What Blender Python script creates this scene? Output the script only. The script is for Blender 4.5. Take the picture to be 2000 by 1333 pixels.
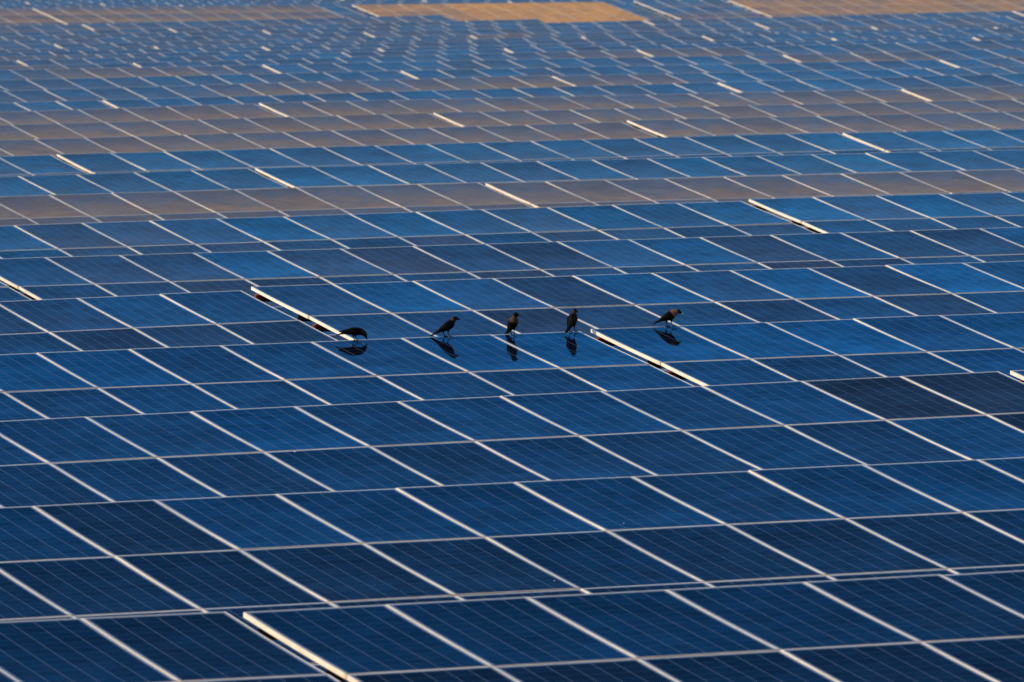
import bpy, bmesh, math, random
from mathutils import Vector, Matrix, noise

for o in list(bpy.data.objects):
    bpy.data.objects.remove(o)
scene = bpy.context.scene
C = scene.collection
R = math.radians

# ------------------------------------------------------------------ camera
YAW, PITCH, ROLL = R(21.33776), R(2.904485), R(-1.160527)
CAM = Vector((0, 0, 6.82))
fw = Vector((math.sin(YAW) * math.cos(PITCH), math.cos(YAW) * math.cos(PITCH), -math.sin(PITCH)))
rt0 = Vector((math.cos(YAW), -math.sin(YAW), 0))
up0 = rt0.cross(fw)
rt = rt0 * math.cos(ROLL) + up0 * math.sin(ROLL)
up = up0 * math.cos(ROLL) - rt0 * math.sin(ROLL)
cam_data = bpy.data.cameras.new('camera')
cam = bpy.data.objects.new('camera', cam_data)
C.objects.link(cam)
cam.matrix_world = Matrix(((rt.x, up.x, -fw.x, CAM.x), (rt.y, up.y, -fw.y, CAM.y), (rt.z, up.z, -fw.z, CAM.z), (0, 0, 0, 1)))
cam_data.sensor_width = 36
cam_data.lens = 328.2
cam_data.clip_start = 1
cam_data.clip_end = 6000
cam_data.dof.use_dof = True
cam_data.dof.focus_distance = 92.0
cam_data.dof.aperture_fstop = 8.2
scene.camera = cam

# ------------------------------------------------------------------ light
SUN_AZ, SUN_EL = R(-84), R(24)
world = bpy.data.worlds.new('World')
scene.world = world
world.use_nodes = True
wn = world.node_tree
wn.nodes.clear()
sky = wn.nodes.new('ShaderNodeTexSky')
sky.sky_type = 'NISHITA'
sky.sun_disc = False
sky.sun_elevation = SUN_EL
sky.sun_rotation = SUN_AZ
sky.altitude = 300
sky.air_density = 1.0
sky.dust_density = 0.8
sky.ozone_density = 3.0
bg = wn.nodes.new('ShaderNodeBackground')
bg.inputs['Strength'].default_value = 0.105
wo = wn.nodes.new('ShaderNodeOutputWorld')
wn.links.new(sky.outputs[0], bg.inputs['Color'])
wn.links.new(bg.outputs[0], wo.inputs['Surface'])
sd = bpy.data.lights.new('sun', 'SUN')
sd.energy = 2.7
sd.angle = R(0.53)
sd.color = (1.0, 0.73, 0.46)
sun = bpy.data.objects.new('sun', sd)
C.objects.link(sun)
to_sun = Vector((math.sin(SUN_AZ) * math.cos(SUN_EL), math.cos(SUN_AZ) * math.cos(SUN_EL), math.sin(SUN_EL)))
sun.rotation_euler = to_sun.to_track_quat('Z', 'Y').to_euler()
scene.view_settings.view_transform = 'Standard'
scene.view_settings.look = 'None'
scene.view_settings.exposure = 0.80
scene.view_settings.gamma = 1.0
scene.view_settings.use_curve_mapping = False

# ------------------------------------------------------------------ materials
class NT:
    """small helper for node graphs"""
    def __init__(self, name):
        self.m = bpy.data.materials.new(name)
        self.m.use_nodes = True
        self.t = self.m.node_tree
        self.t.nodes.clear()
        self.out = self.n('ShaderNodeOutputMaterial')
    def n(self, kind, **kw):
        nd = self.t.nodes.new(kind)
        for k, v in kw.items():
            setattr(nd, k, v)
        return nd
    def link(self, a, b):
        self.t.links.new(a, b)
    def put(self, sock, v):
        if hasattr(v, 'is_output'):
            self.link(v, sock)
        else:
            sock.default_value = v
    def math(self, op, a, b=0.0, c=None, clamp=False):
        nd = self.n('ShaderNodeMath', operation=op, use_clamp=clamp)
        self.put(nd.inputs[0], a)
        self.put(nd.inputs[1], b)
        if c is not None:
            self.put(nd.inputs[2], c)
        return nd.outputs[0]
    def mix(self, f, a, b, blend='MIX'):
        nd = self.n('ShaderNodeMix', data_type='RGBA', blend_type=blend)
        self.put(nd.inputs[0], f)
        self.put(nd.inputs[6], a)
        self.put(nd.inputs[7], b)
        return nd.outputs[2]
    def ramp(self, v, a, b, lo=0.0, hi=1.0):
        nd = self.n('ShaderNodeMapRange', interpolation_type='SMOOTHSTEP')
        self.put(nd.inputs[0], v)
        nd.inputs[1].default_value = a
        nd.inputs[2].default_value = b
        nd.inputs[3].default_value = lo
        nd.inputs[4].default_value = hi
        return nd.outputs[0]
    def noise(self, vec, scale, detail=3.0, rough=0.5, w=None):
        nd = self.n('ShaderNodeTexNoise')
        if w is not None:
            nd.noise_dimensions = '4D'
            self.put(nd.inputs['W'], w)
        self.put(nd.inputs['Vector'], vec)
        nd.inputs['Scale'].default_value = scale
        nd.inputs['Detail'].default_value = detail
        nd.inputs['Roughness'].default_value = rough
        return nd.outputs['Fac']

PW, PL = 1.007, 1.966          # one module
STEP_U, STEP_V = 1.012, 1.976  # module spacing along the table and up the slope
CELL = 0.1575


def mat_glass():
    g = NT('solar_cells_under_glass')
    tc = g.n('ShaderNodeTexCoord')
    oi = g.n('ShaderNodeObjectInfo')
    rnd = oi.outputs['Random']
    sep = g.n('ShaderNodeSeparateXYZ')
    g.link(tc.outputs['Object'], sep.inputs[0])
    x, y = sep.outputs[0], sep.outputs[1]
    def grid(v, half, width):
        t = g.math('DIVIDE', g.math('ADD', v, half), CELL)
        fr = g.math('FRACT', g.math('ADD', t, 0.5))
        d = g.math('MULTIPLY', g.math('ABSOLUTE', g.math('SUBTRACT', fr, 0.5)), CELL)
        return g.math('LESS_THAN', d, width), g.math('FLOOR', t)
    lx, ix = grid(x, CELL * 3, 0.0018)
    ly, iy = grid(y, CELL * 6, 0.0016)
    out_x = g.math('GREATER_THAN', g.math('ABSOLUTE', x), CELL * 3)
    out_y = g.math('GREATER_THAN', g.math('ABSOLUTE', y), CELL * 6)
    lines = g.math('MAXIMUM', g.math('MAXIMUM', lx, g.math('MULTIPLY', ly, 0.4)), g.math('MAXIMUM', out_x, out_y))
    # cell to cell shade and crystal grain
    idv = g.n('ShaderNodeCombineXYZ')
    g.link(ix, idv.inputs[0]); g.link(iy, idv.inputs[1]); g.link(g.math('MULTIPLY', rnd, 97.0), idv.inputs[2])
    wn_ = g.n('ShaderNodeTexWhiteNoise', noise_dimensions='3D')
    g.link(idv.outputs[0], wn_.inputs['Vector'])
    vor = g.n('ShaderNodeTexVoronoi')
    vor.inputs['Scale'].default_value = 55.0
    g.link(tc.outputs['Object'], vor.inputs['Vector'])
    grain = g.n('ShaderNodeSeparateColor')
    g.link(vor.outputs['Color'], grain.inputs[0])
    shade = g.math('ADD', g.math('MULTIPLY', wn_.outputs['Value'], 0.6), g.math('MULTIPLY', grain.outputs[0], 0.4))
    cell = g.mix(shade, (0.0008, 0.0022, 0.007, 1), (0.002, 0.005, 0.014, 1))
    col = g.mix(lines, cell, (0.17, 0.22, 0.29, 1))
    # dust plus painted distance haze: amount in colour alpha, thicker along the lower edge
    alpha = oi.outputs['Alpha']
    patch = g.noise(tc.outputs['Object'], 2.2, 4.0, 0.6, g.math('MULTIPLY', rnd, 50.0))
    grad = g.ramp(y, 0.9, -0.98, 0.62, 1.15)
    deep = g.ramp(alpha, 0.70, 0.90)                            # a thick layer covers the whole module evenly
    grad = g.math('ADD', g.math('MULTIPLY', grad, g.math('SUBTRACT', 1.0, deep)), deep)
    dust_haze = g.math('MULTIPLY', g.math('MULTIPLY', alpha, grad), g.ramp(patch, 0.2, 0.8, 0.75, 1.2))
    edge_n = g.noise(tc.outputs['Object'], 9.0, 3.0, 0.6, rnd)
    edge = g.math('MULTIPLY', g.ramp(y, -0.935, -0.963), g.ramp(edge_n, 0.35, 0.65, 0.3, 0.95))
    mp = g.n('ShaderNodeMapping')
    mp.inputs['Scale'].default_value = (16.0, 0.9, 1.0)
    g.link(tc.outputs['Object'], mp.inputs['Vector'])
    streak = g.noise(mp.outputs[0], 1.0, 4.0, 0.6, g.math('MULTIPLY', rnd, 23.0))
    dust_haze = g.math('ADD', dust_haze, g.math('MULTIPLY', g.ramp(streak, 0.52, 0.80), g.ramp(y, 0.9, -0.9, 0.008, 0.075)))
    dust = g.math('MAXIMUM', dust_haze, edge, clamp=True)
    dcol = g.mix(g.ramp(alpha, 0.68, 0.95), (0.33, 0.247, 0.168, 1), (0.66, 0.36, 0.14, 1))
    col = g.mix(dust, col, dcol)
    diff = g.n('ShaderNodeBsdfDiffuse')
    g.link(col, diff.inputs['Color'])
    gl = g.n('ShaderNodeBsdfGlossy')
    gl.distribution = 'GGX'
    cloud = g.noise(tc.outputs['Object'], 1.1, 3.0, 0.55, g.math('ADD', g.math('MULTIPLY', rnd, 31.0), 7.0))
    tone = g.math('MULTIPLY', g.math('ADD', 0.88, g.math('MULTIPLY', wn_.outputs['Value'], 0.24)), g.ramp(cloud, 0.25, 0.75, 0.80, 1.18))
    tint = g.n('ShaderNodeVectorMath', operation='SCALE')
    g.link(oi.outputs['Color'], tint.inputs[0])
    g.link(tone, tint.inputs['Scale'])
    g.link(tint.outputs[0], gl.inputs['Color'])
    g.put(gl.inputs['Roughness'], g.math('ADD', 0.042, g.math('MULTIPLY', dust, 0.25)))
    # anti-reflective glass: little at steep angles, strong when grazing
    fr = g.n('ShaderNodeLayerWeight')
    fr.inputs['Blend'].default_value = 0.5
    ar = g.math('MULTIPLY', g.math('POWER', fr.outputs['Facing'], 15.0), 6.8, clamp=True)
    refl = g.math('MULTIPLY', ar, g.math('SUBTRACT', 1.0, g.math('MULTIPLY', g.math('POWER', dust, 0.75), 1.0)), clamp=True)
    ms = g.n('ShaderNodeMixShader')
    g.link(refl, ms.inputs[0]); g.link(diff.outputs[0], ms.inputs[1]); g.link(gl.outputs[0], ms.inputs[2])
    g.link(ms.outputs[0], g.out.inputs['Surface'])
    return g.m


def simple(name, c1, c2, scale=8.0, rough=0.5, metal=0.0, bump=0.0, spec=0.5):
    g = NT(name)
    tc = g.n('ShaderNodeTexCoord')
    nf = g.noise(tc.outputs['Object'], scale, 4.0, 0.6)
    p = g.n('ShaderNodeBsdfPrincipled')
    g.put(p.inputs['Base Color'], g.mix(g.ramp(nf, 0.3, 0.7), c1 + (1,), c2 + (1,)))
    g.put(p.inputs['Roughness'], g.math('ADD', rough - 0.06, g.math('MULTIPLY', nf, 0.12)))
    p.inputs['Metallic'].default_value = metal
    p.inputs['Specular IOR Level'].default_value = spec
    if bump:
        b = g.n('ShaderNodeBump')
        b.inputs['Strength'].default_value = bump
        b.inputs['Distance'].default_value = 0.05
        g.link(nf, b.inputs['Height'])
        g.link(b.outputs[0], p.inputs['Normal'])
    g.link(p.outputs[0], g.out.inputs['Surface'])
    return g.m


def mat_frame():
    g = NT('anodised_aluminium_frame')
    tc = g.n('ShaderNodeTexCoord')
    oi = g.n('ShaderNodeObjectInfo')
    n1 = g.noise(tc.outputs['Object'], 5.0, 4.0, 0.6, g.math('MULTIPLY', oi.outputs['Random'], 40.0))
    sep = g.n('ShaderNodeSeparateXYZ')
    g.link(tc.outputs['Object'], sep.inputs[0])
    base = g.mix(g.ramp(n1, 0.3, 0.7), (0.64, 0.60, 0.50, 1), (0.74, 0.70, 0.595, 1))
    corner = g.math('MULTIPLY', g.ramp(sep.outputs[1], -0.90, -0.975), g.ramp(n1, 0.3, 0.6, 0.3, 0.95))
    nz = g.n('ShaderNodeSeparateXYZ')
    g.link(tc.outputs['Normal'], nz.inputs[0])
    lying = g.math('GREATER_THAN', nz.outputs[2], 0.7)          # dust settles on the upper side only
    stain = g.math('MAXIMUM', corner, g.math('MULTIPLY', g.math('MINIMUM', g.math('MULTIPLY', oi.outputs['Alpha'], 0.9), 0.42), lying))  # alpha brings the far rows' painted haze along with their dust
    p = g.n('ShaderNodeBsdfPrincipled')
    g.put(p.inputs['Base Color'], g.mix(stain, base, (0.33, 0.235, 0.155, 1)))
    p.inputs['Roughness'].default_value = 0.55
    p.inputs['Metallic'].default_value = 0.0
    p.inputs['Specular IOR Level'].default_value = 0.4
    g.link(p.outputs[0], g.out.inputs['Surface'])
    return g.m


def mat_ground():
    g = NT('sandy_soil')
    tc = g.n('ShaderNodeTexCoord')
    n1 = g.noise(tc.outputs['Object'], 0.12, 6.0, 0.62)
    n2 = g.noise(tc.outputs['Object'], 6.0, 6.0, 0.65)
    c = g.mix(g.ramp(n1, 0.3, 0.7), (0.30, 0.19, 0.11, 1), (0.42, 0.29, 0.18, 1))
    c = g.mix(g.ramp(n2, 0.35, 0.75, 0.0, 0.5), c, (0.20, 0.14, 0.09, 1))
    p = g.n('ShaderNodeBsdfPrincipled')
    g.put(p.inputs['Base Color'], c)
    p.inputs['Roughness'].default_value = 0.95
    p.inputs['Specular IOR Level'].default_value = 0.1
    b = g.n('ShaderNodeBump')
    b.inputs['Strength'].default_value = 0.6
    b.inputs['Distance'].default_value = 0.06
    g.link(n2, b.inputs['Height'])
    g.link(b.outputs[0], p.inputs['Normal'])
    g.link(p.outputs[0], g.out.inputs['Surface'])
    return g.m


M_GLASS = mat_glass()
M_FRAME = mat_frame()
M_STEEL = simple('shaded_steel', (0.02, 0.02, 0.021), (0.035, 0.034, 0.033), 14.0, 0.6, 0.0)  # galvanised steel, with the shade under the modules put into its colour
M_POST = simple('galvanised_post', (0.30, 0.29, 0.27), (0.42, 0.40, 0.37), 9.0, 0.6, 0.0)
M_RED = simple('red_plastic', (0.13, 0.012, 0.008), (0.20, 0.03, 0.012), 30.0, 0.5)
M_GROUND = mat_ground()
M_DROP = simple('bird_lime', (0.72, 0.72, 0.68), (0.82, 0.82, 0.80), 60.0, 0.9)

# ------------------------------------------------------------------ layout
TAU = R(7.985)
# each row: distance along Y of its upper edge, then its tables
# (left end X, upper edge Z there, fall along the row, modules per tier)
ROWS = [
    (58.214, [(5.484, 1.998, -0.0044, 15),(20.784, 1.921, 0.0031, 15)]),
    (69.24, [(5.671, 1.902, 0, 15),(20.971, 1.902, 0.0033, 15)]),
    (80.412, [(21.16, 1.867, 0.0069, 15),(36.46, 1.972, 0, 15)]),
    (91.845, [(21.474, 1.879, 0.0013, 15),(36.774, 1.912, -0.0003, 15)]),
    (102.698, [(21.554, 1.825, 0.008, 15),(36.854, 1.988, -0.0035, 15)]),
    (113.828, [(21.734, 1.94, 0, 15),(37.034, 1.94, -0.0045, 15),(52.334, 1.871, 0, 15)]),
    (125.189, [(22.043, 1.923, 0, 15),(37.343, 1.922, -0.0006, 15),(52.643, 1.935, -0.008, 15)]),
    (136.416, [(37.592, 1.959, -0.0039, 15),(52.892, 1.887, -0.0071, 15)]),
    (146.985, [(37.567, 1.875, 0.0004, 15),(52.867, 1.885, -0.0077, 15)]),
    (158.371, [(37.902, 1.861, 0, 15),(53.202, 1.861, -0.0033, 15),(68.502, 1.796, -0.008, 15)]),
    (169.95, [(38.305, 1.813, 0, 15),(53.605, 1.813, -0.0019, 15),(68.905, 1.818, -0.008, 15)]),
    (180.906, [(53.722, 1.802, -0.002, 15),(69.022, 1.773, -0.0066, 15)]),
    (191.599, [(53.737, 1.749, 0.0027, 15),(69.037, 1.802, -0.0076, 15),(84.337, 1.685, 0, 15)]),
    (203.04, [(54.045, 1.679, 0, 15),(69.345, 1.679, -0.0007, 15),(84.645, 1.669, 0, 15)]),
    (215.143, [(54.653, 1.663, 0, 15),(69.953, 1.663, 0.0002, 15),(85.253, 1.638, -0.008, 15)]),
    (226.7, [(55.009, 1.681, 0, 15),(70.309, 1.68, -0.0043, 15),(85.609, 1.611, -0.0076, 15),(100.909, 1.494, 0, 15)]),
    (237.624, [(70.442, 1.745, -0.008, 15),(85.742, 1.633, -0.008, 15),(101.042, 1.492, 0, 15)]),
    (248.352, [(70.45, 1.572, -0.0016, 15),(85.75, 1.548, -0.0016, 15),(101.05, 1.524, -0.0016, 15)]),
    (259.553, [(70.73, 1.532, -0.0034, 15),(86.03, 1.48, -0.0034, 15),(101.33, 1.428, -0.0034, 15),(116.63, 1.376, -0.0034, 15)]),
    (270.754, [(70.91, 1.467, -0.005, 15),(86.21, 1.39, -0.005, 15),(101.51, 1.314, -0.005, 15),(116.81, 1.237, -0.005, 15)]),
    (281.956, [(86.43, 1.29, -0.003, 15),(101.73, 1.244, -0.003, 15),(117.03, 1.198, -0.003, 15)]),
    (293.157, [(86.66, 1.19, -0.004, 15),(101.96, 1.129, -0.004, 15),(117.26, 1.068, -0.004, 15),(132.56, 1.006, -0.004, 15)]),
    (304.359, [(86.95, 1.16, -0.0055, 15),(102.25, 1.076, -0.0055, 15),(117.55, 0.992, -0.0055, 15),(132.85, 0.908, -0.0055, 15)]),
    (315.56, [(87.17, 1.09, -0.003, 15),(102.47, 1.044, -0.003, 15),(117.77, 0.998, -0.003, 15),(133.07, 0.952, -0.003, 15)]),
    (326.762, [(87.35, 1.0, -0.0012, 15),(102.65, 0.982, -0.0012, 15),(117.95, 0.963, -0.0012, 15),(133.25, 0.945, -0.0012, 15),(148.55, 0.927, -0.0012, 15)]),
    (337.963, [(102.88, 0.945, -0.001, 15),(118.18, 0.929, -0.001, 15)]),
    (349.164, [(103.17, 1.005, -0.001, 15),(118.47, 0.989, -0.001, 15)]),
    (360.366, [(104.87, 1.715, -0.0135, 15),(120.17, 1.508, -0.0135, 12),(134.0, 1.301, -0.0135, 11),(150.77, 1.095, -0.0135, 15),(166.07, 0.888, -0.0135, 15)]),
    (371.567, [(105.17, 1.07, -0.0135, 15),(120.47, 1.07, -0.0135, 15),(135.77, 1.07, -0.0135, 15),(151.07, 0.99, -0.0135, 15),(166.37, 0.99, -0.0135, 15)]),
    (382.769, [(119.07, 1.36, -0.0135, 15),(134.37, 1.153, -0.0135, 15),(149.67, 0.946, -0.0135, 15),(164.97, 0.74, -0.0135, 15)]),
    (393.97, [(119.27, 1.357, -0.0135, 15),(134.57, 1.15, -0.0135, 15),(149.87, 0.944, -0.0135, 15),(165.17, 0.737, -0.0135, 15),(180.47, 0.531, -0.0135, 15)]),
    (405.171, [(119.47, 1.354, -0.0135, 15),(134.77, 1.148, -0.0135, 15),(150.07, 0.941, -0.0135, 15),(165.37, 0.735, -0.0135, 15),(180.67, 0.528, -0.0135, 15)]),
    (416.373, [(119.67, 1.351, -0.0135, 15),(134.97, 1.145, -0.0135, 15),(150.27, 0.938, -0.0135, 15),(165.57, 0.732, -0.0135, 15),(180.87, 0.525, -0.0135, 15)]),
    (427.574, [(135.17, 1.142, -0.0135, 15),(150.47, 0.936, -0.0135, 15),(165.77, 0.729, -0.0135, 15),(181.07, 0.523, -0.0135, 15),(196.37, 0.316, -0.0135, 15)]),
]


def tag(o, label, cat, group=None):
    o['label'] = label
    o['category'] = cat
    if group:
        o['group'] = group


def mesh_from(name, verts, faces, mats, mi=None, smooth=False):
    me = bpy.data.meshes.new(name)
    me.from_pydata(verts, [], faces)
    for m in mats:
        me.materials.append(m)
    if mi:
        me.polygons.foreach_set('material_index', mi)
    if smooth:
        me.polygons.foreach_set('use_smooth', [True] * len(me.polygons))
    me.update()
    return me


def box(v, f, x0, x1, y0, y1, z0, z1):
    b = len(v)
    v += [(x0, y0, z0), (x1, y0, z0), (x1, y1, z0), (x0, y1, z0), (x0, y0, z1), (x1, y0, z1), (x1, y1, z1), (x0, y1, z1)]
    f += [tuple(b + i for i in q) for q in ((3, 2, 1, 0), (4, 5, 6, 7), (0, 1, 5, 4), (1, 2, 6, 5), (2, 3, 7, 6), (3, 0, 4, 7))]


def ground_drop(X, Y):
    """height of the upper table edges at this place, from the nearest rows"""
    def row_z(i):
        t = ROWS[i][1]
        best = min(t, key=lambda a: abs(X - (a[0] + a[3] * 0.5)))
        d = min(max(X - best[0], 0.0), best[3] * STEP_U)
        return best[1] + best[2] * d
    n = len(ROWS)
    if Y <= ROWS[0][0]:
        return row_z(0)
    for i in range(n - 1):
        if Y <= ROWS[i + 1][0]:
            t = (Y - ROWS[i][0]) / (ROWS[i + 1][0] - ROWS[i][0])
            return row_z(i) * (1 - t) + row_z(i + 1) * t
    return row_z(n - 1)


def ground_z(X, Y):
    return ground_drop(X, Y) - 1.95


# ground: fine under the tables, one sheet out to the horizon
xs_ = [-3000, -800, -200, -60] + [i * 4 - 20 for i in range(0, 61)] + [300, 600, 1500, 3000]
ys_ = [-2000, -400, -80, 0, 25] + [40 + i * 3.5 for i in range(0, 117)] + [480, 600, 1200, 4500]
gv, gf = [], []
for yy in ys_:
    for xx in xs_:
        cx_, cy_ = min(max(xx, -10), 230), min(max(yy, 40), 450)
        gv.append((xx, yy, ground_z(cx_, cy_) + 0.06 * noise.noise(Vector((xx * 0.11, yy * 0.11, 0)))))
nx = len(xs_)
for j in range(len(ys_) - 1):
    for i in range(nx - 1):
        a = j * nx + i
        gf.append((a, a + 1, a + nx + 1, a + nx))
ground = bpy.data.objects.new('ground', mesh_from('ground', gv, gf, [M_GROUND], smooth=True))
ground['kind'] = 'structure'
C.objects.link(ground)

# ------------------------------------------------------------------ module meshes
SAG, NSEG = 0.0055, 8


def glass_geo(v, f, dx=0.0, dy=0.0):
    """glass sheet that sags a few millimetres together with its frame"""
    X, Y = PW / 2 - 0.004, PL / 2 - 0.004
    b = len(v)
    for i in range(NSEG + 1):
        t = i / NSEG * 2 - 1
        z = -0.0016 - SAG * (1 - t * t)
        v += [(dx - X, dy + t * Y, z), (dx + X, dy + t * Y, z)]
    for i in range(NSEG):
        a = b + i * 2
        f.append((a, a + 1, a + 3, a + 2))
    box(v, f, dx - X, dx + X, dy - Y, dy + Y, -0.016, -0.011)
    return NSEG


def frame_geo(v, f, dx=0.0, dy=0.0):
    lip, h = 0.0115, 0.036
    for sx in (-1, 1):                                   # long sides, following the sag
        b = len(v)
        xo, xi = dx + sx * PW / 2, dx + sx * (PW / 2 - lip)
        for i in range(NSEG + 1):
            t = i / NSEG * 2 - 1
            z, yy = -SAG * (1 - t * t), dy + t * PL / 2
            v += [(xo, yy, z), (xi, yy, z), (xi, yy, z - h), (xo, yy, z - h)]
        for i in range(NSEG):
            for k in range(4):
                a, c = b + i * 4 + k, b + i * 4 + (k + 1) % 4
                f.append((a, c, c + 4, a + 4) if sx > 0 else (c, a, a + 4, c + 4))
        e = b + NSEG * 4
        f.append((b + 3, b + 2, b + 1, b) if sx > 0 else (b, b + 1, b + 2, b + 3))
        f.append((e, e + 1, e + 2, e + 3) if sx > 0 else (e + 3, e + 2, e + 1, e))
    for sy in (-1, 1):                                   # short sides, butted between them
        y0, y1 = sorted((dy + sy * PL / 2, dy + sy * (PL / 2 - lip)))
        box(v, f, dx - PW / 2 + lip, dx + PW / 2 - lip, y0, y1, -h, -0.0002)


v, f = [], []
glass_geo(v, f)
ME_GLASS = mesh_from('panel', v, f, [M_GLASS])
ME_GLASS.polygons.foreach_set('use_smooth', [i < NSEG for i in range(len(f))])
v, f = [], []
frame_geo(v, f)
ME_FRAME = mesh_from('frame', v, f, [M_FRAME])
v, f = [], []
glass_geo(v, f)
k = len(f)
frame_geo(v, f)
ME_PANEL = mesh_from('panel_whole', v, f, [M_GLASS, M_FRAME], [0] * k + [1] * (len(f) - k))
ME_PANEL.polygons.foreach_set('use_smooth', [i < NSEG for i in range(len(f))])

_cache = {}


def me_lower(n):
    """the two lower tiers of a far table, hidden behind the table in front"""
    if ('l', n) not in _cache:
        v, f, mi = [], [], []
        for c in range(n):
            for t in (2, 3):
                k0 = len(f)
                glass_geo(v, f, (c + 0.5) * STEP_U, -(t + 0.5) * STEP_V)
                mi += [0] * (len(f) - k0)
                k0 = len(f)
                frame_geo(v, f, (c + 0.5) * STEP_U, -(t + 0.5) * STEP_V)
                mi += [1] * (len(f) - k0)
        _cache['l', n] = mesh_from('lower_panels', v, f, [M_GLASS, M_FRAME], mi)
    return _cache['l', n]


def me_purlin(n):
    if ('p', n) not in _cache:
        v, f = [], []
        L = n * STEP_U - 0.012
        box(v, f, 0.012, L, -0.0015, 0.0015, -0.137, -0.037)      # web
        box(v, f, 0.012, L, 0.0015, 0.050, -0.0400, -0.037)       # upper flange
        box(v, f, 0.012, L, 0.0015, 0.050, -0.137, -0.134)        # lower flange
        box(v, f, 0.012, L, 0.047, 0.050, -0.134, -0.119)         # lip
        _cache['p', n] = mesh_from('purlin', v, f, [M_STEEL])
    return _cache['p', n]


v, f = [], []
box(v, f, -0.035, 0.055, -0.012, 0.045, -0.105, -0.050)
ME_CAP = mesh_from('end_cap', v, f, [M_RED])
v, f = [], []
box(v, f, -0.03, 0.03, -7.55, -0.22, -0.217, -0.139)
ME_RAFTER = mesh_from('rafter', v, f, [M_STEEL])
v, f = [], []
for (a, b_, c, d) in ((-0.04, 0.04, -0.03, -0.024), (-0.04, -0.034, -0.024, 0.03), (0.034, 0.04, -0.024, 0.03)):
    box(v, f, a, b_, c, d, 0, 1)
ME_POST = mesh_from('post', v, f, [M_POST])

# ------------------------------------------------------------------ tables
ORD = ['nearest', 'second', 'third', 'fourth', 'fifth', 'sixth', 'seventh', 'eighth', 'ninth', 'tenth', 'eleventh', 'twelfth',
       'thirteenth', 'fourteenth', 'fifteenth', 'sixteenth', 'seventeenth', 'eighteenth', 'nineteenth', 'twentieth',
       'twenty-first', 'twenty-second', 'twenty-third', 'twenty-fourth', 'twenty-fifth', 'twenty-sixth', 'twenty-seventh',
       'twenty-eighth', 'twenty-ninth', 'thirtieth', 'thirty-first', 'thirty-second', 'thirty-third', 'thirty-fourth']
SIDE = {1: ['only table in view'], 2: ['left table', 'right table'], 3: ['left table', 'middle table', 'right table'],
        4: ['leftmost table', 'second table from left', 'third table from left', 'rightmost table'],
        5: ['leftmost table', 'second table from left', 'middle table', 'fourth table from left', 'rightmost table']}
SPECIAL = {(3, 0): 'blue solar table with four crows along its upper edge, fourth row from the front',
           (3, 1): 'blue solar table with one crow on it, right of the gap in the crows\' row',
           (0, 0): 'dark blue solar table at bottom left, left of the bottom gap',
           (0, 1): 'dark blue solar table at the bottom, right of the bottom gap',
           (27, 2): 'orange sand-covered solar table at the top, middle of the far field'}
# modules whose cells are greyer and darker: (row, table, tier, column)
DARK = {(1, 1, 0, 2), (1, 1, 1, 2), (1, 1, 1, 3), (1, 1, 1, 4), (1, 1, 1, 6), (1, 1, 1, 7), (1, 1, 1, 8), (2, 0, 0, 13), (2, 0, 0, 14),
        (2, 0, 1, 14), (4, 0, 1, 12), (4, 0, 1, 14), (4, 1, 0, 3), (4, 1, 0, 7), (4, 1, 1, 2), (4, 1, 1, 5), (4, 1, 1, 7),
        (5, 1, 0, 5), (5, 1, 0, 7), (5, 1, 0, 10), (5, 1, 0, 12), (5, 1, 0, 13), (5, 1, 1, 3), (5, 1, 1, 6), (5, 1, 1, 10), (5, 1, 1, 11)}
DUST_ROW = {7: 0.60, 10: 0.62, 11: 0.66, 12: 0.64, 27: 0.8}
BLUE = (0.085, 0.545, 0.97)
GREY = (0.145, 0.275, 0.40)
FAR_BLUE = (0.05, 0.615, 0.91)
NEAR_DIM = {0: 0.72, 1: 0.86, 2: 1.0}  # weaker sky reflection of the nearest rows, painted into the module tint
rng = random.Random(7)


def child(name, me, parent, mat):
    o = bpy.data.objects.new(name, me)
    C.objects.link(o)
    o.parent = parent
    o.matrix_basis = mat
    return o


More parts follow.
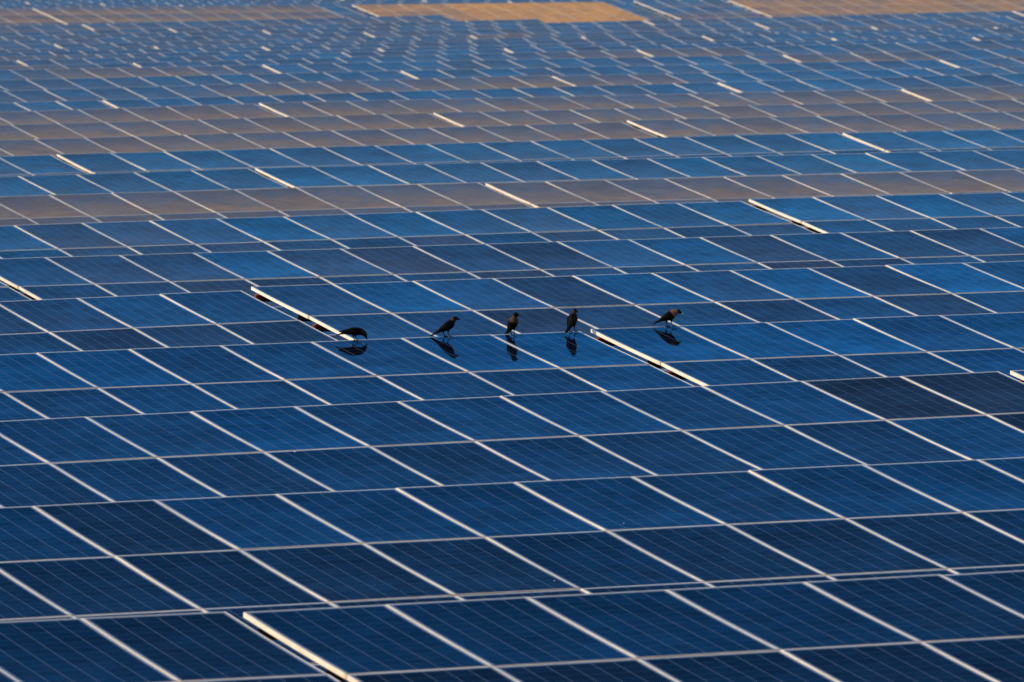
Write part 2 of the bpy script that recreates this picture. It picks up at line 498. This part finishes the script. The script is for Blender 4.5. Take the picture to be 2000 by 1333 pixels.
def table(r, ti, Y, xs, z, slope, n, count):
    near = r <= 6
    full = near or r in (27, 28)
    Lx = n * STEP_U
    base = Vector((xs + Lx / 2, Y - 3.9, ground_z(xs + Lx / 2, Y - 3.9)))
    root = bpy.data.objects.new('solar_table', None)
    root.empty_display_size = 0.5
    C.objects.link(root)
    root.location = base
    dust_r = DUST_ROW.get(r, 0.0)
    look = 'dusty brown' if dust_r > 0.3 else ('blue' if r < 13 else 'far blurred blue')
    lab = SPECIAL.get((r, ti)) or '%s solar table, %s row from the front, %s' % (look, ORD[r], SIDE[count][ti])
    tag(root, lab, 'solar table', 'solar tables in the %s row' % ORD[r])
    T0 = Matrix.Translation(-base) @ Matrix.Translation(Vector((xs, Y, z))) @ Matrix.Rotation(-math.atan(slope), 4, 'Y') @ Matrix.Rotation(TAU, 4, 'X')
    dust_haze = 0.004 if r < 4 else min(0.004 + 0.046 * (r - 3), 0.155 + 0.02 * (r - 7), 0.46)  # grows row by row: far haze painted as a thin dust layer
    for t in range(4 if full else 2):
        for c in range(n):
            jit = Matrix.Rotation(R(rng.gauss(0, 0.10)), 4, 'X') @ Matrix.Rotation(R(rng.gauss(0, 0.10)), 4, 'Y')
            mt = T0 @ Matrix.Translation(Vector(((c + 0.5) * STEP_U, -(t + 0.5) * STEP_V, rng.uniform(-0.0015, 0.0015)))) @ jit
            q = rng.random()
            w = (0.50 if r == 1 else 1.05 if r == 2 else 0.70) if (r, ti, t, c) in DARK else (0.30 * q * q if r > 6 else (0.40 * q * q if t == 0 else 0.20 + 0.30 * q))
            k = rng.uniform(0.88, 1.0) * NEAR_DIM.get(r, 1.0)
            m_ = min(max((r - 3) / 4, 0.0), 1.0)
            col = [((BLUE[i] * (1 - m_) + FAR_BLUE[i] * m_) * (1 - w) + GREY[i] * w) * k for i in range(3)]
            d = dust_haze * (rng.uniform(0.5, 1.5) if r < 7 else rng.uniform(0.85, 1.15))
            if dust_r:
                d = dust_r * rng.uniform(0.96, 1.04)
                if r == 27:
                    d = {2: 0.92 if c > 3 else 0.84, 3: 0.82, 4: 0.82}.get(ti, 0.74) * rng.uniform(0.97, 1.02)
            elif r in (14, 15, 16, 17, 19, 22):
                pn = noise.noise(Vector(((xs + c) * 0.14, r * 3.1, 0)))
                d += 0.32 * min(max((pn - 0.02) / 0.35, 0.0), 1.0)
            elif r == 28 and t >= 2:
                d = 0.72
            if near:
                p = child('panel', ME_GLASS, root, mt)
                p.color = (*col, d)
                fr_ = child('frame', ME_FRAME, p, Matrix.Identity(4))
                fr_.color = (1, 1, 1, d * 0.5)
            else:
                p = child('panel', ME_PANEL, root, mt)
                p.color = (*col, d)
    if not full:
        lo = child('lower_panels', me_lower(n), root, T0)
        lo['kind'] = 'stuff'
        lo.color = (*BLUE, max(dust_haze, dust_r))
    for t in range(4 if full else 2):
        for a in (0.14, 0.80):
            pu = child('purlin', me_purlin(n), root, T0 @ Matrix.Translation(Vector((0, -(t + a) * STEP_V, 0))))
            if a == 0.14 and r in (2, 3, 4, 5, 6):
                child('end_cap', ME_CAP, pu, Matrix.Identity(4))
    us = (1.5, 4.6, Lx / 2, Lx - 4.6, Lx - 1.5) if full else (1.5, Lx - 1.5)
    for u in us:
        child('rafter', ME_RAFTER, root, T0 @ Matrix.Translation(Vector((u, 0, 0))))
        for vv in (-1.5, -6.3):
            top = (Matrix.Translation(base) @ T0) @ Vector((u, vv, -0.16))
            gz = ground_z(top.x, top.y) - 0.12
            child('post', ME_POST, root, Matrix.Translation(Vector((top.x, top.y, gz)) - base) @ Matrix.Diagonal((1, 1, max(top.z - gz, 0.15), 1)))
    return root


for r, (Y, tabs) in enumerate(ROWS):
    for ti, (xs, z, slope, n) in enumerate(tabs):
        table(r, ti, Y, xs, z, slope, n, len(tabs))

# ------------------------------------------------------------------ crows
def mat_crow():
    g = NT('crow_plumage')
    at = g.n('ShaderNodeAttribute', attribute_name='collar')
    tc = g.n('ShaderNodeTexCoord')
    nf = g.noise(tc.outputs['Object'], 90.0, 3.0, 0.6)
    dark = g.mix(nf, (0.0006, 0.0006, 0.0008, 1), (0.0018, 0.0016, 0.0016, 1))
    grey = g.mix(nf, (0.09, 0.050, 0.026, 1), (0.16, 0.09, 0.05, 1))
    p = g.n('ShaderNodeBsdfPrincipled')
    g.put(p.inputs['Base Color'], g.mix(at.outputs['Fac'], dark, grey))
    p.inputs['Roughness'].default_value = 0.6
    p.inputs['Specular IOR Level'].default_value = 0.06
    g.link(p.outputs[0], g.out.inputs['Surface'])
    return g.m


M_CROW = mat_crow()
M_EYE = simple('crow_eye', (0.01, 0.006, 0.004), (0.02, 0.012, 0.008), 40.0, 0.15)
M_FOOD = simple('bread_crumb', (0.80, 0.78, 0.72), (0.85, 0.83, 0.78), 90.0, 0.8)


def spline(pts, k=5):
    """Catmull-Rom through tuples of any length"""
    out = []
    n = len(pts)
    for i in range(n - 1):
        p0, p1, p2, p3 = pts[max(i - 1, 0)], pts[i], pts[i + 1], pts[min(i + 2, n - 1)]
        for j in range(k):
            t = j / k
            out.append(tuple(0.5 * (2 * b + (c - a) * t + (2 * a - 5 * b + 4 * c - d) * t * t + (3 * b - a - 3 * c + d) * t ** 3)
                             for a, b, c, d in zip(p0, p1, p2, p3)))
    out.append(tuple(pts[-1]))
    return out


def loft(v, f, rings, seg=14):
    """rings: (x, y, z, lateral radius, vertical radius); closed ends"""
    b0 = len(v)
    n = len(rings)
    for i, (x, y, z, ra, rb) in enumerate(rings):
        a, c = rings[max(i - 1, 0)], rings[min(i + 1, n - 1)]
        tan = Vector((c[0] - a[0], c[1] - a[1], c[2] - a[2])).normalized()
        side = Vector((0, 1, 0)) - tan * tan.y
        side.normalize()
        upv = side.cross(tan) * -1
        for s in range(seg):
            th = 2 * math.pi * s / seg
            q = Vector((x, y, z)) + side * (math.cos(th) * max(ra, 0.0006)) + upv * (math.sin(th) * max(rb, 0.0006))
            v.append(tuple(q))
    for i in range(n - 1):
        for s in range(seg):
            s2 = (s + 1) % seg
            f.append((b0 + i * seg + s, b0 + i * seg + s2, b0 + (i + 1) * seg + s2, b0 + (i + 1) * seg + s))
    f.append(tuple(b0 + s for s in reversed(range(seg))))
    f.append(tuple(b0 + (n - 1) * seg + s for s in range(seg)))


def crow(label, loc, heading, spine, wing, legs, collar, turn=0.0, pale=1.0):
    """spine: (x, z, lateral radius, vertical radius) from beak tip to tail tip, x forward, z up.
    wing: (x, z, out, thickness across, depth). legs: [(hip, knee, ankle(foot centre)) ...].
    collar: spine positions (0..1 by index) between which the neck is brown. turn: head turned sideways (radians)"""
    sp = []
    n_head = 5
    for i, (x, z, ra, rb) in enumerate(spine):
        yy = 0.0
        if turn and i < n_head:
            nx_, nz_ = spine[n_head][0], spine[n_head][1]
            dx = x - nx_
            wgt = (n_head - i) / n_head
            ang = turn * min(1.0, wgt * 1.6)
            yy = math.sin(ang) * dx
            x = nx_ + math.cos(ang) * dx
        sp.append((x, yy, z, ra * 1.08, rb * 1.08))
    ring = spline(sp, 4)
    v, f = [], []
    loft(v, f, ring, 18)
    for s in (-1, 1):
        wr = spline([(x, s * o_, z, th, dp) for (x, z, o_, th, dp) in wing], 4)
        loft(v, f, wr, 12)
    for hip, knee, ank in legs:
        loft(v, f, spline([(*hip, 0.017, 0.020), (*((Vector(hip) * 0.45 + Vector(knee) * 0.55)), 0.009, 0.010), (*knee, 0.0042, 0.0048)], 3), 10)
        loft(v, f, spline([(*knee, 0.0044, 0.0046), (*(Vector(knee).lerp(Vector(ank), 0.5)), 0.0034, 0.0036), (ank[0], ank[1], ank[2] + 0.004, 0.0042, 0.0042)], 3), 10)
        for ang, ln in ((0, 0.036), (28, 0.032), (-28, 0.030), (180, 0.026)):
            dx, dy = math.cos(R(ang)), math.sin(R(ang))
            loft(v, f, spline([(ank[0] - dx * 0.003, ank[1] - dy * 0.003, ank[2] + 0.005, 0.0040, 0.0040),
                               (ank[0] + dx * ln * 0.5, ank[1] + dy * ln * 0.5, ank[2] + 0.0060, 0.0034, 0.0036),
                               (ank[0] + dx * ln, ank[1] + dy * ln, ank[2] + 0.0026, 0.0020, 0.0022)], 3), 8)
    tmp_me = mesh_from('crow_raw', v, f, [M_CROW])
    tmp = bpy.data.objects.new('crow_raw', tmp_me)
    C.objects.link(tmp)
    rm = tmp.modifiers.new('skin', 'REMESH')
    rm.mode = 'VOXEL'
    rm.voxel_size = 0.0024
    sm = tmp.modifiers.new('smooth', 'SMOOTH')
    sm.iterations = 2
    sm.factor = 0.4
    dg = bpy.context.evaluated_depsgraph_get()
    me = bpy.data.meshes.new_from_object(tmp.evaluated_get(dg))
    bpy.data.objects.remove(tmp)
    me.name = 'crow'
    me.materials.clear()
    me.materials.append(M_CROW)
    me.polygons.foreach_set('use_smooth', [True] * len(me.polygons))
    at = me.attributes.new('collar', 'FLOAT', 'POINT')
    vals = []
    N = len(ring) - 1
    pts = [Vector(q[:3]) for q in ring]
    for mv in me.vertices:
        co = mv.co
        j = min(range(len(pts)), key=lambda i: (pts[i] - co).length_squared)
        t = j / N
        a, b, top_only = collar
        e = 0.025
        w = max(0.0, min(1.0, (t - a) / e)) * max(0.0, min(1.0, (b - t) / e))
        if top_only:
            hgt = (co.z - pts[j].z) / max(ring[j][4], 0.01)
            w *= max(0.0, min(1.0, 0.6 + hgt * 1.2))
        vals.append(w * pale)
    at.data.foreach_set('value', vals)
    o = bpy.data.objects.new('crow', me)
    C.objects.link(o)
    o.matrix_world = Matrix.Translation(Vector(loc)) @ Matrix.Rotation(heading, 4, 'Z') @ Matrix.Scale(1.05, 4)
    tag(o, label, 'crow', 'crows along the upper edge of the solar table')
    # eyes
    hx, hy, hz, hr, hv = sp[3]
    fwd = (Vector(sp[1][:3]) - Vector(sp[3][:3])).normalized()
    for s in (-1, 1):
        sd_ = Vector((-fwd.y, fwd.x, 0)).normalized() * s
        pos = Vector((hx, hy, hz)) + sd_ * (hr * 0.93) + fwd * 0.006 + Vector((0, 0, 0.004))
        ev, ef = [], []
        loft(ev, ef, [(-0.0033, 0, 0, 0.0012, 0.0012), (-0.0018, 0, 0, 0.0030, 0.0030), (0.0018, 0, 0, 0.0030, 0.0030), (0.0033, 0, 0, 0.0012, 0.0012)], 8)
        e = child('eye', mesh_from('eye', ev, ef, [M_EYE], smooth=True), o, Matrix.Translation(pos))
    return o


Y3, T3 = ROWS[3]


def on_edge(x, v_):
    """a point on the crows' table, v_ metres down the slope from its upper edge"""
    tb = T3[0] if x < T3[1][0] - 0.05 else T3[1]
    return (x, Y3 - v_ * math.cos(TAU), tb[1] + tb[2] * (x - tb[0]) - v_ * math.sin(TAU) + 0.0005)


ALONG = -YAW      # heading straight across the picture to the right
# bending to peck
crow('black crow bent down pecking at the edge, leftmost of the five', on_edge(34.100, 0.075), ALONG + R(6),
     [(0.106, 0.010, 0.002, 0.002), (0.101, 0.024, 0.005, 0.006), (0.095, 0.040, 0.009, 0.011), (0.087, 0.058, 0.019, 0.020),
      (0.073, 0.077, 0.025, 0.026), (0.040, 0.094, 0.036, 0.034), (-0.010, 0.098, 0.043, 0.038), (-0.060, 0.099, 0.038, 0.033),
      (-0.100, 0.093, 0.027, 0.022), (-0.135, 0.082, 0.020, 0.011), (-0.175, 0.073, 0.020, 0.006), (-0.209, 0.066, 0.014, 0.004)],
     [(0.035, 0.108, 0.028, 0.010, 0.018), (-0.020, 0.110, 0.036, 0.010, 0.026), (-0.085, 0.106, 0.028, 0.008, 0.020),
      (-0.140, 0.100, 0.014, 0.006, 0.010), (-0.178, 0.097, 0.006, 0.003, 0.004)],
     [((-0.025, 0.022, 0.082), (-0.036, 0.022, 0.036), (-0.014, 0.022, 0.0)), ((-0.012, -0.022, 0.082), (-0.018, -0.022, 0.034), (0.018, -0.022, 0.0))],
     (0.33, 0.46, True), pale=0.25)
# standing in profile
crow('slim black crow in profile facing right, second of the five from the left', on_edge(35.140, 0.055), ALONG + R(4),
     [(0.127, 0.169, 0.002, 0.002), (0.112, 0.175, 0.005, 0.006), (0.094, 0.180, 0.010, 0.012), (0.074, 0.184, 0.019, 0.020),
      (0.055, 0.172, 0.023, 0.025), (0.038, 0.152, 0.031, 0.032), (0.014, 0.124, 0.041, 0.041), (-0.028, 0.098, 0.040, 0.036),
      (-0.068, 0.078, 0.030, 0.025), (-0.100, 0.058, 0.021, 0.015), (-0.145, 0.034, 0.020, 0.009), (-0.187, 0.010, 0.015, 0.005)],
     [(0.028, 0.146, 0.026, 0.010, 0.020), (-0.012, 0.122, 0.034, 0.010, 0.026), (-0.062, 0.090, 0.025, 0.008, 0.018),
      (-0.105, 0.062, 0.014, 0.006, 0.010), (-0.148, 0.038, 0.006, 0.003, 0.005)],
     [((-0.034, 0.022, 0.085), (-0.050, 0.022, 0.040), (-0.030, 0.022, 0.0)), ((-0.002, -0.022, 0.085), (-0.006, -0.022, 0.040), (0.020, -0.022, 0.0))],
     (0.33, 0.44, True), pale=0.45)
UPRIGHT = [(0.100, 0.200, 0.002, 0.002), (0.087, 0.203, 0.005, 0.006), (0.071, 0.207, 0.010, 0.012), (0.052, 0.211, 0.021, 0.022),
           (0.040, 0.196, 0.024, 0.024), (0.030, 0.172, 0.034, 0.032), (0.016, 0.138, 0.046, 0.042), (-0.010, 0.103, 0.043, 0.038),
           (-0.042, 0.074, 0.031, 0.027), (-0.072, 0.050, 0.021, 0.016), (-0.110, 0.024, 0.020, 0.008), (-0.145, 0.004, 0.017, 0.005)]
UPWING = [(0.026, 0.166, 0.030, 0.010, 0.022), (-0.004, 0.134, 0.040, 0.010, 0.026), (-0.042, 0.092, 0.030, 0.008, 0.020),
          (-0.078, 0.056, 0.015, 0.006, 0.010), (-0.112, 0.030, 0.006, 0.003, 0.005)]
UPLEGS = [((-0.012, 0.024, 0.085), (-0.020, 0.024, 0.040), (-0.004, 0.024, 0.0)), ((0.000, -0.024, 0.085), (-0.008, -0.024, 0.040), (0.014, -0.024, 0.0))]
crow('upright crow with brown collar turned towards the camera, middle of the five', on_edge(35.850, 0.110), ALONG - R(58),
     UPRIGHT, UPWING, UPLEGS, (0.34, 0.54, False), R(20), pale=0.4)
crow('upright black crow seen from behind, beside the gap between two tables', on_edge(36.545, 0.065), ALONG + R(62),
     UPRIGHT, UPWING, UPLEGS, (0.30, 0.45, True), R(-18), pale=0.28)
# leaning forward with food
FEED = [(0.119, 0.130, 0.002, 0.002), (0.106, 0.137, 0.006, 0.007), (0.091, 0.145, 0.011, 0.013), (0.073, 0.152, 0.022, 0.023),
        (0.056, 0.150, 0.027, 0.028), (0.030, 0.141, 0.036, 0.036), (-0.006, 0.118, 0.046, 0.045), (-0.048, 0.098, 0.041, 0.036),
        (-0.088, 0.082, 0.029, 0.024), (-0.118, 0.066, 0.021, 0.014), (-0.155, 0.047, 0.020, 0.008), (-0.192, 0.028, 0.014, 0.004)]
c5 = on_edge(37.680, 0.060)
crow('brown-collared crow holding a white morsel in its beak, rightmost of the five', c5, ALONG + R(2), FEED,
     [(0.010, 0.140, 0.030, 0.011, 0.022), (-0.028, 0.118, 0.040, 0.011, 0.028), (-0.078, 0.094, 0.029, 0.008, 0.020),
      (-0.118, 0.072, 0.015, 0.006, 0.010), (-0.160, 0.052, 0.006, 0.003, 0.005)],
     [((-0.042, 0.024, 0.085), (-0.050, 0.024, 0.040), (-0.036, 0.024, 0.0)), ((-0.002, -0.024, 0.085), (-0.002, -0.024, 0.042), (0.022, -0.024, 0.0))],
     (0.30, 0.52, False))
v, f = [], []
loft(v, f, [(-0.008, 0, 0, 0.002, 0.003), (-0.004, 0, 0.001, 0.006, 0.007), (0.002, 0, 0, 0.007, 0.0075), (0.007, 0, -0.001, 0.005, 0.005), (0.009, 0, -0.001, 0.002, 0.002)], 9)
crumb = bpy.data.objects.new('food_morsel', mesh_from('food_morsel', v, f, [M_FOOD], smooth=True))
C.objects.link(crumb)
crumb.matrix_world = Matrix.Translation(Vector(c5)) @ Matrix.Rotation(ALONG + R(2), 4, 'Z') @ Matrix.Translation(Vector((0.120, -0.002, 0.1385)))
tag(crumb, 'small white food morsel held in the beak of the rightmost crow', 'food')

# ------------------------------------------------------------------ bird lime on the glass
def lime(row, ti, u, vdown, size, seed, label):
    Yr, tb = ROWS[row]
    xs, z, sl, n = tb[ti]
    rg = random.Random(seed)
    vv, ff = [], []
    seg = 11
    rad = [size * rg.uniform(0.55, 1.15) for _ in range(seg)]
    for k_, h in ((1.0, 0.0), (0.55, 0.0022)):
        for i in range(seg):
            a = 2 * math.pi * i / seg
            vv.append((math.cos(a) * rad[i] * k_ * 0.75, math.sin(a) * rad[i] * k_ * 1.5, h))
    for i in range(seg):
        j = (i + 1) % seg
        ff.append((i, j, seg + j, seg + i))
    ff.append(tuple(range(seg, 2 * seg)))
    o = bpy.data.objects.new('bird_dropping', mesh_from('bird_dropping', vv, ff, [M_DROP]))
    C.objects.link(o)
    fr = (vdown % STEP_V) / STEP_V * 2 - 1
    sink = -0.0016 - SAG * max(0.0, 1 - fr * fr)
    o.matrix_world = (Matrix.Translation(Vector((xs, Yr, z))) @ Matrix.Rotation(-math.atan(sl), 4, 'Y') @ Matrix.Rotation(TAU, 4, 'X')
                      @ Matrix.Translation(Vector((u, -vdown, sink + 0.0008))))
    tag(o, label, 'bird dropping', 'bird droppings on the glass')


lime(1, 1, 6.32, 1.72, 0.005, 1, 'small white dropping low on a second-row panel, centre right of the bottom')
lime(1, 1, 10.35, 1.05, 0.005, 3, 'pale fleck on a blue second-row panel at the far right')
lime(1, 1, 4.98, 3.62, 0.008, 4, 'smeared pale dropping at the lower edge of the second row, bottom centre')
lime(2, 0, 7.36, 2.02, 0.012, 5, 'white dropping beside a frame corner on the third row, lower left')
lime(7, 1, 7.70, 0.85, 0.010, 6, 'tiny white fleck on the dusty brown row, upper right')
